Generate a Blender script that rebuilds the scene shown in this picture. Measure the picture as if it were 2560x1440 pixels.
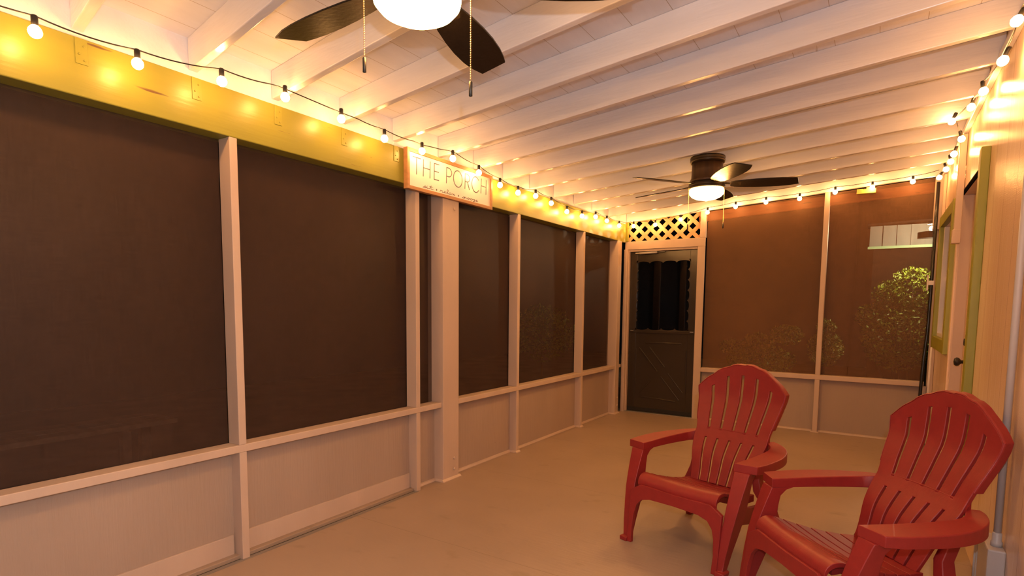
import bpy, bmesh, math, random
from mathutils import Vector, Matrix

sc = bpy.context.scene
for o in list(bpy.data.objects):
    bpy.data.objects.remove(o)
COL = sc.collection
R = math.radians

# ------------------------------------------------------------------ camera
cam_d = bpy.data.cameras.new('camera')
cam = bpy.data.objects.new('camera', cam_d)
COL.objects.link(cam)
YAW, PITCH, ROLL = -0.5707, -0.0863, 0.0090
fw = Vector((math.sin(YAW) * math.cos(PITCH), math.cos(YAW) * math.cos(PITCH), math.sin(PITCH)))
rt = Vector((math.cos(YAW), -math.sin(YAW), 0))
up = rt.cross(fw)
r2 = rt * math.cos(ROLL) + up * math.sin(ROLL)
u2 = -rt * math.sin(ROLL) + up * math.cos(ROLL)
M = Matrix((r2, u2, -fw)).transposed().to_4x4()
M.translation = Vector((0, 0, 1.25))
cam.matrix_world = M
cam_d.sensor_width = 36
cam_d.lens = 1414.06 * 36 / 2560
cam_d.shift_y = (889.36 - 720) / 2560
cam_d.clip_start = 0.02
sc.camera = cam

# ------------------------------------------------------------------ world, render look, flash
w = bpy.data.worlds.new('night')
sc.world = w
w.use_nodes = True
w.node_tree.nodes['Background'].inputs[0].default_value = (0.35, 0.30, 0.26, 1)
w.node_tree.nodes['Background'].inputs[1].default_value = 0.006
sc.view_settings.view_transform = 'Standard'
sc.view_settings.look = 'None'
sc.view_settings.gamma = 1
sc.view_settings.use_curve_mapping = False
sc.view_settings.exposure = 0.0
try:
    sc.cycles.use_light_tree = True
    sc.cycles.caustics_reflective = False
    sc.cycles.caustics_refractive = False
    sc.cycles.max_bounces = 8
    sc.cycles.diffuse_bounces = 5
    sc.cycles.sample_clamp_indirect = 6
    sc.cycles.use_denoising = True
except Exception:
    pass

BULB = 150.0          # emission of one little string bulb
GLOBE = 108.0         # emission of a fan's glass bowl
FLASH = 62.0
BULB_COL = (1.0, 0.455, 0.135)

# the photographer's flash, on top of the camera
fl = bpy.data.lights.new('camera_flash', 'POINT')
fl.energy = FLASH
fl.color = (0.93, 0.97, 1.0)
fl.shadow_soft_size = 0.012
flo = bpy.data.objects.new('camera_flash', fl)
flo.location = Vector((0, 0, 1.25)) + r2 * 0.055 + u2 * 0.15
COL.objects.link(flo)

# ------------------------------------------------------------------ helpers
def tag(o, label=None, cat=None, group=None, kind=None):
    if label: o['label'] = label
    if cat: o['category'] = cat
    if group: o['group'] = group
    if kind: o['kind'] = kind
    return o

class MB:
    def __init__(self):
        self.v, self.f, self.s = [], [], []
    def add(self, vs, fs, smooth=False):
        b = len(self.v)
        self.v += [tuple(p) for p in vs]
        for f in fs:
            self.f.append([i + b for i in f]); self.s.append(smooth)
        return self
    def box(self, x0, x1, y0, y1, z0, z1):
        vs = [(x, y, z) for z in (z0, z1) for y in (y0, y1) for x in (x0, x1)]
        return self.add(vs, [(0, 2, 3, 1), (4, 5, 7, 6), (0, 1, 5, 4), (2, 6, 7, 3), (0, 4, 6, 2), (1, 3, 7, 5)])
    def hexa(self, p):      # 8 points, bottom four then top four, both counter-clockwise
        return self.add(p, [(3, 2, 1, 0), (4, 5, 6, 7), (0, 1, 5, 4), (1, 2, 6, 5), (2, 3, 7, 6), (3, 0, 4, 7)])
    def prism(self, poly, a, b):    # poly of 3D points, extruded by vector b-a
        n = len(poly); d = Vector(b) - Vector(a)
        p = [Vector(q) + Vector(a) for q in poly]
        vs = p + [q + d for q in p]
        fs = [list(range(n))[::-1], list(range(n, 2 * n))] + [(i, (i + 1) % n, n + (i + 1) % n, n + i) for i in range(n)]
        return self.add(vs, fs)
    def loft(self, rings, cap=True, smooth=False, close=True):
        n = len(rings[0]); vs = [p for r in rings for p in r]; fs = []
        for k in range(len(rings) - 1):
            for i in range(n if close else n - 1):
                j = (i + 1) % n
                fs.append((k * n + i, k * n + j, (k + 1) * n + j, (k + 1) * n + i))
        b = len(self.v)
        self.add(vs, fs, smooth)
        if cap and close:
            self.f.append([b + i for i in range(n)][::-1]); self.s.append(False)
            self.f.append([b + (len(rings) - 1) * n + i for i in range(n)]); self.s.append(False)
        return self
    def lathe(self, prof, c=(0, 0, 0), n=24, smooth=True):
        rings = [[(c[0] + r * math.cos(2 * math.pi * i / n), c[1] + r * math.sin(2 * math.pi * i / n), c[2] + z) for i in range(n)] for r, z in prof]
        return self.loft(rings, smooth=smooth)
    def tube(self, pts, r, n=8, smooth=True):
        pts = [Vector(p) for p in pts]; rings = []
        for i, p in enumerate(pts):
            t = (pts[min(i + 1, len(pts) - 1)] - pts[max(i - 1, 0)]).normalized()
            a = Vector((0, 0, 1)) if abs(t.z) < .9 else Vector((1, 0, 0))
            x = t.cross(a).normalized(); y = t.cross(x).normalized()
            rr = r[i] if isinstance(r, (list, tuple)) else r
            rings.append([p + (x * math.cos(2 * math.pi * k / n) + y * math.sin(2 * math.pi * k / n)) * rr for k in range(n)])
        return self.loft(rings, smooth=smooth)
    def build(self, name, mat, parent=None, loc=None, bevel=0, seg=2, rot=None, fix=True):
        me = bpy.data.meshes.new(name)
        me.from_pydata(self.v, [], self.f)
        me.polygons.foreach_set('use_smooth', self.s)
        me.update()
        if fix:
            bm = bmesh.new(); bm.from_mesh(me)
            bmesh.ops.recalc_face_normals(bm, faces=bm.faces)
            bm.to_mesh(me); bm.free()
        o = bpy.data.objects.new(name, me)
        COL.objects.link(o)
        me.materials.append(mat)
        if mat is M_red:
            me.polygons.foreach_set('use_smooth', [True] * len(me.polygons)); me.set_sharp_from_angle(angle=R(32))
        if parent: o.parent = parent
        if loc: o.location = loc
        if rot: o.rotation_euler = rot
        if bevel:
            m = o.modifiers.new('edge', 'BEVEL'); m.width = bevel; m.segments = seg; m.limit_method = 'ANGLE'; m.angle_limit = R(40)
            m.harden_normals = False
        return o

def empty(name, loc=(0, 0, 0), rz=0):
    o = bpy.data.objects.new(name, None); COL.objects.link(o)
    o.location = loc; o.rotation_euler = (0, 0, rz); o.empty_display_size = .1
    return o

def copy_tree(o, parent=None):
    c = o.copy(); COL.objects.link(c); c.parent = parent
    for ch in list(o.children):
        copy_tree(ch, c)
    return c

# ------------------------------------------------------------------ materials
def mat(name, col, rough=.6, metal=0, noise=None, bump=None, spec=.5, extra=None):
    """noise=(scale xyz, amount) mottles the base colour, bump=(scale xyz, strength)"""
    m = bpy.data.materials.new(name); m.use_nodes = True
    nt = m.node_tree; b = nt.nodes['Principled BSDF']
    b.inputs['Base Color'].default_value = (*col, 1)
    b.inputs['Roughness'].default_value = rough
    b.inputs['Metallic'].default_value = metal
    b.inputs['Specular IOR Level'].default_value = spec
    tc = nt.nodes.new('ShaderNodeTexCoord')
    def tex(scale, detail=4):
        mp = nt.nodes.new('ShaderNodeMapping'); mp.inputs['Scale'].default_value = scale
        nt.links.new(tc.outputs['Object'], mp.inputs[0])
        n = nt.nodes.new('ShaderNodeTexNoise'); n.inputs['Scale'].default_value = 1; n.inputs['Detail'].default_value = detail
        nt.links.new(mp.outputs[0], n.inputs['Vector']); return n
    if noise:
        n = tex(noise[0]); rp = nt.nodes.new('ShaderNodeValToRGB')
        a = noise[1]
        rp.color_ramp.elements[0].position = .3; rp.color_ramp.elements[1].position = .7
        rp.color_ramp.elements[0].color = (*[c * (1 - a) for c in col], 1)
        rp.color_ramp.elements[1].color = (*[min(1, c * (1 + a)) for c in col], 1)
        nt.links.new(n.outputs[0], rp.inputs[0]); nt.links.new(rp.outputs[0], b.inputs['Base Color'])
    if bump:
        n = tex(bump[0], 6); bp = nt.nodes.new('ShaderNodeBump'); bp.inputs['Strength'].default_value = bump[1]; bp.inputs['Distance'].default_value = .004
        nt.links.new(n.outputs[0], bp.inputs['Height']); nt.links.new(bp.outputs[0], b.inputs['Normal'])
    if extra: extra(m, nt, b, tc)
    return m

def marks(col, scale, lo, hi):
    """sparse chips / scuffs of a second colour"""
    def f(m, nt, b, tc):
        mp = nt.nodes.new('ShaderNodeMapping'); mp.inputs['Scale'].default_value = scale
        nt.links.new(tc.outputs['Object'], mp.inputs[0])
        n = nt.nodes.new('ShaderNodeTexNoise'); n.inputs['Scale'].default_value = 1; n.inputs['Detail'].default_value = 5
        nt.links.new(mp.outputs[0], n.inputs['Vector'])
        mr = nt.nodes.new('ShaderNodeMapRange'); mr.inputs[1].default_value = lo; mr.inputs[2].default_value = hi
        nt.links.new(n.outputs[0], mr.inputs[0])
        mx = nt.nodes.new('ShaderNodeMix'); mx.data_type = 'RGBA'
        src = b.inputs['Base Color'].links[0].from_socket if b.inputs['Base Color'].links else None
        if src: nt.links.new(src, mx.inputs[6])
        else: mx.inputs[6].default_value = b.inputs['Base Color'].default_value
        mx.inputs[7].default_value = (*col, 1)
        nt.links.new(mr.outputs[0], mx.inputs[0]); nt.links.new(mx.outputs[2], b.inputs['Base Color'])
    return f

def lines(axis, period, width, col=None, depth=1.0, offset=0.0):
    """seams or grooves across an axis: a tinted line and a bump"""
    def f(m, nt, b, tc):
        sp = nt.nodes.new('ShaderNodeSeparateXYZ'); nt.links.new(tc.outputs['Object'], sp.inputs[0])
        def mth(op, a, c):
            n = nt.nodes.new('ShaderNodeMath'); n.operation = op
            if hasattr(a, 'node'): nt.links.new(a, n.inputs[0])
            else: n.inputs[0].default_value = a
            if hasattr(c, 'node'): nt.links.new(c, n.inputs[1])
            else: n.inputs[1].default_value = c
            return n.outputs[0]
        v = mth('ADD', sp.outputs[axis], offset + 100 * period)
        v = mth('FRACT', mth('DIVIDE', v, period), 0)
        g = mth('LESS_THAN', v, width / period)
        if col:
            mx = nt.nodes.new('ShaderNodeMix'); mx.data_type = 'RGBA'
            if b.inputs['Base Color'].links: nt.links.new(b.inputs['Base Color'].links[0].from_socket, mx.inputs[6])
            else: mx.inputs[6].default_value = b.inputs['Base Color'].default_value
            mx.inputs[7].default_value = (*col, 1)
            nt.links.new(g, mx.inputs[0]); nt.links.new(mx.outputs[2], b.inputs['Base Color'])
        bp = nt.nodes.new('ShaderNodeBump'); bp.invert = True; bp.inputs['Strength'].default_value = depth; bp.inputs['Distance'].default_value = .004
        nt.links.new(g, bp.inputs['Height'])
        if b.inputs['Normal'].links: nt.links.new(b.inputs['Normal'].links[0].from_socket, bp.inputs['Normal'])
        nt.links.new(bp.outputs[0], b.inputs['Normal'])
    return f

def both(*fs):
    def f(*a):
        for g in fs: g(*a)
    return f

def emit(name, col, s):
    m = bpy.data.materials.new(name); m.use_nodes = True; nt = m.node_tree
    b = nt.nodes['Principled BSDF']; b.inputs['Base Color'].default_value = (.9, .85, .75, 1)
    b.inputs['Emission Color'].default_value = (*col, 1); b.inputs['Emission Strength'].default_value = s
    b.inputs['Roughness'].default_value = .3
    return m

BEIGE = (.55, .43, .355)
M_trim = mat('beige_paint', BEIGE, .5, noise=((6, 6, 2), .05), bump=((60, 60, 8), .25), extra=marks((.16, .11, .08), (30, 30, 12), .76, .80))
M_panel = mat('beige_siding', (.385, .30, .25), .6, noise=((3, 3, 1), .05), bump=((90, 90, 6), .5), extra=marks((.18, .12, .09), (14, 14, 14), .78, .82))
M_white = mat('white_ceiling_paint', (.73, .735, .80), .25, noise=((2, 9, 9), .05), bump=((5, 70, 70), .35), extra=marks((.30, .24, .19), (3, 26, 26), .74, .80))
M_deck = mat('white_deck_paint', (.69, .69, .75), .5, noise=((9, 2, 9), .06), bump=((60, 5, 60), .5),
             extra=both(marks((.28, .22, .17), (26, 2.5, 26), .72, .79), lines(0, .185, .0026, (.40, .33, .27), .8, .06)))
M_green = mat('green_beam_paint', (.27, .262, .038), .36, noise=((8, 1.5, 8), .07), bump=((40, 4, 60), .25),
              extra=both(marks((.13, .07, .03), (9, 2.6, 30), .675, .72), marks((.2, .15, .02), (45, 26, 45), .73, .77)))
M_green2 = mat('green_casing_paint', (.30, .30, .035), .45, noise=((8, 8, 2), .08), bump=((40, 40, 6), .3))
M_floor = mat('floor_paint', (.345, .262, .205), .42, noise=((1.2, 1.2, 1), .10), bump=((9, 60, 9), .25),
              extra=both(marks((.24, .19, .13), (5, 8, 5), .62, .85), lines(1, 1.22, .003, (.22, .17, .12), .4, .18)))
M_siding = mat('right_wall_siding', (.82, .62, .46), .25, noise=((4, 4, 1), .06), bump=((50, 24, 240), .18), extra=both(lines(1, .105, .0045, (.88, .72, .60), .7), lines(1, .29, .005, (.50, .36, .26), .7, .05)))  # pale lines paint the flash highlights along the grooves
M_brown = mat('door_enamel', (.034, .026, .020), .22, bump=((8, 8, 8), .05))
M_black = mat('black_plastic', (.012, .012, .012), .45)
M_bronze = mat('bronze_metal', (.045, .032, .022), .38, metal=.6, noise=((20, 20, 3), .2))
M_motor = mat('brown_motor_housing', (.065, .036, .020), .42, metal=.3, noise=((30, 30, 1.5), .35))
M_blade = mat('dark_walnut_blade', (.0065, .005, .0045), .34, noise=((40, 40, 4), .35), bump=((60, 60, 6), .2), spec=.3)
M_brass = mat('brass_chain', (.80, .50, .20), .3, metal=.9)
M_red = mat('red_resin', (.26, .019, .019), .47, noise=((30, 30, 30), .06), bump=((160, 160, 40), .12), spec=.45)
M_grey = mat('grey_conduit_paint', (.50, .47, .47), .45, noise=((10, 10, 3), .06))
M_alu = mat('aluminium_track', (.45, .44, .43), .35, metal=.8)
M_vinyl = mat('white_vinyl', (.78, .72, .74), .35)
M_frame = mat('oak_sign_frame', (.44, .23, .10), .5, noise=((30, 3, 30), .15), bump=((60, 6, 60), .3))
M_sign = mat('white_sign_board', (.86, .85, .84), .34)
M_letter = mat('slate_blue_lettering', (.10, .095, .16), .5)
M_ink = mat('thin_black_script', (.09, .07, .06), .5)
M_cedar = mat('cedar_header', (.42, .13, .055), .7, noise=((3, 30, 30), .2), bump=((6, 60, 60), .3), extra=marks((.14, .05, .02), (5, 20, 20), .66, .74))
M_soil = mat('patio_ground', (.16, .11, .08), .9, noise=((2, 2, 2), .3))
M_leaf = mat('shrub_leaves', (.19, .25, .022), .45, noise=((7, 7, 7), .5))
M_stem = mat('woody_stem', (.10, .07, .04), .8)
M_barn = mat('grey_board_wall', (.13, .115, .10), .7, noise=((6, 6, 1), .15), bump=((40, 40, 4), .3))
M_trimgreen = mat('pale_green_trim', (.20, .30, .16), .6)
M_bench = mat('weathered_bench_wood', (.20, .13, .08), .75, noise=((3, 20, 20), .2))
M_dark = mat('flat_black', (.01, .008, .007), .9, spec=0)  # flat black; holds painted shade for the door head gap and shed base
M_bulb = emit('lit_bulb', BULB_COL, BULB)
M_globe = emit('lit_glass_bowl', (1.0, .46, .12), GLOBE)
M_lamp = emit('lit_wall_lamp', (1.0, .84, .50), 5200)
M_hose = mat('black_hose', (.015, .014, .014), .25)
M_wood = mat('yellow_pine_block', (.62, .50, .12), .5)

def glassy(name, tint=(.9, .9, .9)):
    m = bpy.data.materials.new(name); m.use_nodes = True; nt = m.node_tree
    nt.nodes.remove(nt.nodes['Principled BSDF'])
    out = nt.nodes['Material Output']
    g = nt.nodes.new('ShaderNodeBsdfGlossy'); g.inputs['Roughness'].default_value = .02
    t = nt.nodes.new('ShaderNodeBsdfTransparent'); t.inputs[0].default_value = (*tint, 1)
    fr = nt.nodes.new('ShaderNodeFresnel'); fr.inputs[0].default_value = 1.35
    mx = nt.nodes.new('ShaderNodeMixShader')
    nt.links.new(fr.outputs[0], mx.inputs[0]); nt.links.new(t.outputs[0], mx.inputs[1]); nt.links.new(g.outputs[0], mx.inputs[2])
    nt.links.new(mx.outputs[0], out.inputs[0]); return m
M_glass = glassy('clear_glass', (.6, .6, .6))

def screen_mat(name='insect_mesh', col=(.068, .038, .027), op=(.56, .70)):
    """charcoal insect mesh: part open, part thread"""
    m = bpy.data.materials.new(name); m.use_nodes = True; nt = m.node_tree
    nt.nodes.remove(nt.nodes['Principled BSDF']); out = nt.nodes['Material Output']
    d = nt.nodes.new('ShaderNodeBsdfPrincipled'); d.inputs['Base Color'].default_value = (*col, 1); d.inputs['Roughness'].default_value = .5
    d.inputs['Specular IOR Level'].default_value = .25
    t = nt.nodes.new('ShaderNodeBsdfTransparent')
    tc = nt.nodes.new('ShaderNodeTexCoord')
    n = nt.nodes.new('ShaderNodeTexNoise'); n.inputs['Scale'].default_value = 1.6; n.inputs['Detail'].default_value = 5
    nt.links.new(tc.outputs['Object'], n.inputs['Vector'])
    prev = None
    for sc_ in ((14, 14, 260), (210, 210, 12)):      # warp and weft threads
        mp = nt.nodes.new('ShaderNodeMapping'); mp.inputs['Scale'].default_value = sc_
        nt.links.new(tc.outputs['Object'], mp.inputs[0])
        g = nt.nodes.new('ShaderNodeTexNoise'); g.inputs['Scale'].default_value = 1; g.inputs['Detail'].default_value = 2
        nt.links.new(mp.outputs[0], g.inputs['Vector'])
        if prev is None: prev = g.outputs[0]
        else:
            ad = nt.nodes.new('ShaderNodeMath'); ad.operation = 'ADD'
            nt.links.new(prev, ad.inputs[0]); nt.links.new(g.outputs[0], ad.inputs[1]); prev = ad.outputs[0]
    m2 = nt.nodes.new('ShaderNodeMapRange'); m2.inputs[1].default_value = .6; m2.inputs[2].default_value = 1.4; m2.inputs[3].default_value = .70; m2.inputs[4].default_value = 1.30
    nt.links.new(prev, m2.inputs[0])
    vm = nt.nodes.new('ShaderNodeVectorMath'); vm.operation = 'SCALE'; vm.inputs[0].default_value = col
    nt.links.new(m2.outputs[0], vm.inputs['Scale']); nt.links.new(vm.outputs[0], d.inputs['Base Color'])
    mr = nt.nodes.new('ShaderNodeMapRange'); mr.inputs[1].default_value = .3; mr.inputs[2].default_value = .7
    mr.inputs[3].default_value = op[0]; mr.inputs[4].default_value = op[1]
    nt.links.new(n.outputs[0], mr.inputs[0])
    mx = nt.nodes.new('ShaderNodeMixShader')
    nt.links.new(mr.outputs[0], mx.inputs[0]); nt.links.new(t.outputs[0], mx.inputs[1]); nt.links.new(d.outputs[0], mx.inputs[2])
    nt.links.new(mx.outputs[0], out.inputs[0]); return m
M_screen = screen_mat()
M_screen_far = screen_mat('brown_lit_insect_mesh', (.235, .120, .055), (.52, .62))  # browner weave, lightened so its colour holds the lamp light on the far wall

# ------------------------------------------------------------------ main dimensions
XL, XR, YF, YB = -2.545, 0.46, 6.45, -1.10        # left stud face, right wall, far stud face, wall behind
DEP = .088                                         # stud depth
ZB, ZT = 2.018, 2.231                              # beam bottom and top
SL = .0705                                         # ceiling slope
def zj(x): return 2.256 + SL * (x - XL)            # joist underside
JD = .135                                          # joist depth
def zd(x): return zj(x) + JD                       # deck underside

# ------------------------------------------------------------------ floor, walls, ceiling
MB().box(XL - .16, XR + .16, YB - .16, YF + .16, -.12, 0).build('floor', M_floor)['kind'] = 'structure'
MB().hexa([(XL - .16, YB - .16, zd(XL - .16)), (XR + .16, YB - .16, zd(XR + .16)), (XR + .16, YF + .6, zd(XR + .16)), (XL - .16, YF + .6, zd(XL - .16)),
           (XL - .16, YB - .16, zd(XL - .16) + .03), (XR + .16, YB - .16, zd(XR + .16) + .03), (XR + .16, YF + .6, zd(XR + .16) + .03), (XL - .16, YF + .6, zd(XL - .16) + .03)]
          ).build('ceiling', M_deck)['kind'] = 'structure'

# left knee wall (set back between the posts) with its low board, sill and shoe mould
wl = empty('wall_left'); wl['kind'] = 'structure'
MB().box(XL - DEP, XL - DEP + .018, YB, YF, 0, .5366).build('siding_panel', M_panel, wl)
MB().box(XL - DEP + .018, XL - DEP + .030, YB, 1.535, .012, .118).build('low_board', M_trim, wl, bevel=.002)
MB().box(XL - DEP + .018, XL - DEP + .030, 1.585, 2.785, .012, .122).build('low_board', M_trim, wl, bevel=.002)
def shoe(y0, y1, x=XL - DEP + .018, r=.018):
    MB().prism([(x, 0, 0), (x + r, 0, 0), (x + r * .92, 0, r * .4), (x + r * .7, 0, r * .75), (x, 0, r)], (0, y0, 0), (0, y1, 0)).build('shoe_mould', M_trim, wl)
shoe(2.832, 3.05); shoe(3.235, 4.04); shoe(4.085, 5.295); shoe(5.342, 6.18)
# blank wall behind the camera
MB().box(XL - DEP, XR + .1, YB - .1, YB, 0, 2.75).build('wall_back', M_panel)['kind'] = 'structure'
# upper boards above the beam (blocking between joists), a single run behind the beam face
MB().box(XL - .03, XL - .012, YB, YF + .05, ZT - .02, zd(XL) + .01).build('trim_1', M_white)['kind'] = 'structure'

# far knee wall
wf = empty('wall_far'); wf['kind'] = 'structure'
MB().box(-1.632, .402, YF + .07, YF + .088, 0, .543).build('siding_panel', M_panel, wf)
MB().prism([(0, YF + .07, 0), (0, YF + .052, 0), (0, YF + .056, .012), (0, YF + .07, .018)], (-1.632, 0, 0), (-.50, 0, 0)).build('shoe_mould', M_trim, wf)
MB().prism([(0, YF + .07, 0), (0, YF + .052, 0), (0, YF + .056, .012), (0, YF + .07, .018)], (-.445, 0, 0), (.402, 0, 0)).build('shoe_mould', M_trim, wf)

# right wall with a door opening and a window opening
DY0, DY1, DZ = 4.00, 5.12, 2.06
WY0, WY1, WZ0, WZ1 = 5.28, 6.16, 1.03, 1.965
ZR = zd(XR) + .03
wr = empty('wall_right'); wr['kind'] = 'structure'
w_ = MB()
w_.box(XR, XR + .10, YB, DY0, 0, ZR)
w_.box(XR, XR + .10, DY0, DY1, DZ + .025, ZR)
w_.box(XR, XR + .10, DY1, WY0, 0, ZR)
w_.box(XR, XR + .10, WY0, WY1, 0, WZ0)
w_.box(XR, XR + .10, WY0, WY1, WZ1, ZR)
w_.box(XR, XR + .10, WY1, YF + .4, 0, ZR)
w_.build('siding', M_siding, wr)
# white strip along the top of the right wall
def strip(y0, y1):
    return MB().box(XR - .03, XR, y0, y1, zj(XR) - .012, zj(XR) + .028)
strip(YB, YF).build('trim_2', M_white, bevel=.004)['kind'] = 'structure'
MB().box(XR - .075, XR, YF - .01, YF + .06, 1.98, zj(XR)).build('trim_3', M_trim, bevel=.003)['kind'] = 'structure'
MB().box(XR - .022, XR - .001, 6.33, YF - .012, .02, zj(XR) - .02).build('trim_4', M_trim, bevel=.003)['kind'] = 'structure'

# ------------------------------------------------------------------ left posts, rails, screens, beam
def post(y0, y1, zt, label, x=XL, dep=DEP, z0=0., gap=(.5366, .574), feet=False, bolts=False):
    p = empty('post', (x, (y0 + y1) / 2, 0))
    tag(p, label, 'post', 'beige posts of the left screen wall')
    hy = (y1 - y0) / 2
    if gap:
        MB().box(-dep, 0, -hy, hy, z0, gap[0]).build('lower_post', M_trim, p, bevel=.0025)
        MB().box(-dep, 0, -hy, hy, gap[1], zt).build('upper_post', M_trim, p, bevel=.0025)
    else:
        MB().box(-dep, 0, -hy, hy, z0, zt).build('post_shaft', M_trim, p, bevel=.0035)
    if feet:
        r = .014
        MB().prism([(0, 0, 0), (r, 0, 0), (r, 0, .005), (0, 0, .017)], (0, -hy - r, 0), (0, hy + r, 0)).build('foot_mould', M_trim, p)
        MB().prism([(0, -hy, 0), (0, -hy - r, 0), (0, -hy - r, .005), (0, -hy, .017)], (-dep + .02, 0, 0), (0, 0, 0)).build('foot_mould', M_trim, p)
    if bolts:
        for z in bolts:
            MB().lathe([(.011, 0), (.011, .005), (.006, .008)], n=10).build('bolt', M_trim, p, loc=(0, .035 if hy > .06 else .02, z), rot=(0, R(90), 0))
    return p
post(1.543, 1.581, ZB, 'narrow beige post nearest the camera, between the two widest dark screens')
post(2.793, 2.831, ZB, 'narrow beige post under the left end of the white sign')
post(3.055, 3.232, ZB, 'thick beige post standing under the middle of the white sign', x=XL + .012, dep=.14, gap=None, feet=True, bolts=(.07, .15, 1.93))
post(4.043, 4.081, ZB, 'narrow beige post first to the right of the thick one beneath the sign', feet=True)
post(5.297, 5.336, ZB, 'narrow beige post second to the right of the thick one beneath the sign', feet=True)
post(6.188, 6.292, ZB, 'thick beige post at the far left corner beside the dark door', x=XL + .012, dep=.12, gap=None, feet=True, bolts=(.10, .19))
# a stud behind the corner post, seen in the slot beside the door frame
tag(MB().box(XL - DEP, XL - .03, 6.30, 6.36, 0, ZB).build('stud', M_trim, bevel=.002), 'beige stud in the narrow slot between corner post and door frame', 'stud')

def rail(name, y0, y1, label):
    o = MB().box(XL - DEP, XL, y0, y1, .5366, .574).build(name, M_trim, bevel=.003)
    tag(o, label, 'rail', 'sill rails of the screened walls'); return o
rail('sill_rail', YB, 3.053, 'long beige sill rail under the two widest screens on the left wall')
rail('sill_rail', 3.236, 6.186, 'beige sill rail under the screens between the thick post and the corner')
tag(MB().box(XL - DEP + .02, XL - .02, 6.294, 6.43, .5366, .574).build('sill_rail', M_trim, bevel=.003), 'very short beige rail in the slot beside the door frame', 'rail', 'sill rails of the screened walls')

bm_ = MB().box(XL - .14, XL + .001, YB, YF - .02, ZB, ZT).build('beam', M_green, bevel=.004, seg=2)
tag(bm_, 'long lime green beam over the left screens with chipped paint', 'beam')

def sheet(pts, nu, nv, bow, name, parent=None):
    """a slightly bowed sheet between four corners"""
    a, b, c, d = [Vector(p) for p in pts]; nrm = (b - a).cross(d - a).normalized(); mbx = MB(); vs = []
    for j in range(nv + 1):
        for i in range(nu + 1):
            u, v = i / nu, j / nv
            p = a * (1 - u) * (1 - v) + b * u * (1 - v) + c * u * v + d * (1 - u) * v
            vs.append(p + nrm * bow * math.sin(math.pi * u) ** .7 * math.sin(math.pi * v) ** .7)
    fs = [(j * (nu + 1) + i, j * (nu + 1) + i + 1, (j + 1) * (nu + 1) + i + 1, (j + 1) * (nu + 1) + i) for j in range(nv) for i in range(nu)]
    return mbx.add(vs, fs, True).build(name, M_screen, parent, fix=False)
XS = XL - DEP - .004
for y0, y1, lb in [(YB, 1.543, 'dark insect screen at the left edge of the picture'),
                   (1.581, 2.793, 'wide dark insect screen between the nearest post and the sign post'),
                   (2.831, 3.053, 'slim dark insect screen in the slot below the white sign'),
                   (3.234, 4.043, 'dark insect screen just right of the thick post'),
                   (4.081, 5.297, 'dark insect screen with a puckered right edge, second right of the thick post'),
                   (5.336, 6.186, 'narrowest looking dark insect screen, next to the far corner post')]:
    s = sheet([(XS, y0, .574), (XS, y1, .574), (XS, y1, ZB), (XS, y0, ZB)], 8, 8, .012, 'insect_screen')
    tag(s, lb, 'screen', 'dark insect screens of the porch')

# door track on the floor
tr = empty('floor_track', (XL, 0, 0)); tag(tr, 'thin grey and black sliding track on the floor below the left wall', 'track')
MB().box(-.012, .006, YB, 2.80, 0, .006).build('metal_lip', M_alu, tr)
MB().box(-.024, -.012, YB, 2.80, 0, .003).build('black_channel', M_black, tr)
MB().box(-.07, -.024, YB, 2.79, 0, .022).build('painted_sill', M_floor, tr, bevel=.003)

# ------------------------------------------------------------------ joists
jl = [(.95, .52), (1.375, 1.00), (1.775, 1.50), (2.195, 1.93), (2.60, 2.40), (3.03, 2.84), (3.43, 3.285), (3.82, 3.70), (4.23, 4.19), (4.66, 4.64), (5.07, 5.05), (5.49, 5.47), (5.92, 5.91), (6.462, 6.462)]
ordn = ['nearest the camera of all, left of the near fan', 'second nearest the camera, with a blue-grey sheen', 'third from the camera, crossing beside the near fan lamp', 'fourth from the camera, behind the near fan blade',
        'fifth from the camera, just past the near fan blade', 'sixth from the camera, in front of the far fan', 'seventh from the camera, clear of both fans', 'eighth from the camera, just before the far fan canopy',
        'ninth from the camera, over the far fan canopy', 'tenth from the camera, right behind the far fan', 'fourth from the far wall', 'third from the far wall', 'second from the far wall', 'doubled as header on top of the far wall']
for k, ((ya, yb), lb) in enumerate(zip(jl, ordn)):
    th = .038 if k < 13 else .045
    x0, x1 = XL - .01, XR - .002
    y0, y1 = ya, yb
    o = MB().hexa([(x0, y0, zj(x0)), (x1, y1, zj(x1)), (x1, y1 + th, zj(x1)), (x0, y0 + th, zj(x0)),
                   (x0, y0, zd(x0)), (x1, y1, zd(x1)), (x1, y1 + th, zd(x1)), (x0, y0 + th, zd(x0))]).build('ceiling_joist', M_white, bevel=.004)
    tag(o, 'white painted ceiling joist, ' + lb, 'joist', 'white ceiling joists')
# joist just behind and above the camera
for ya, yb in [(.53, .2), (.12, -.2), (-.3, -.6), (-.75, -1.0)]:
    x0, x1, th = XL - .01, XR - .002, .038
    o = MB().hexa([(x0, ya, zj(x0)), (x1, yb, zj(x1)), (x1, yb + th, zj(x1)), (x0, ya + th, zj(x0)),
                   (x0, ya, zd(x0)), (x1, yb, zd(x1)), (x1, yb + th, zd(x1)), (x0, ya + th, zd(x0))]).build('ceiling_joist', M_white, bevel=.004)
    tag(o, 'white painted ceiling joist out of view over the camera', 'joist', 'hidden ceiling joists over the camera')

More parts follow.
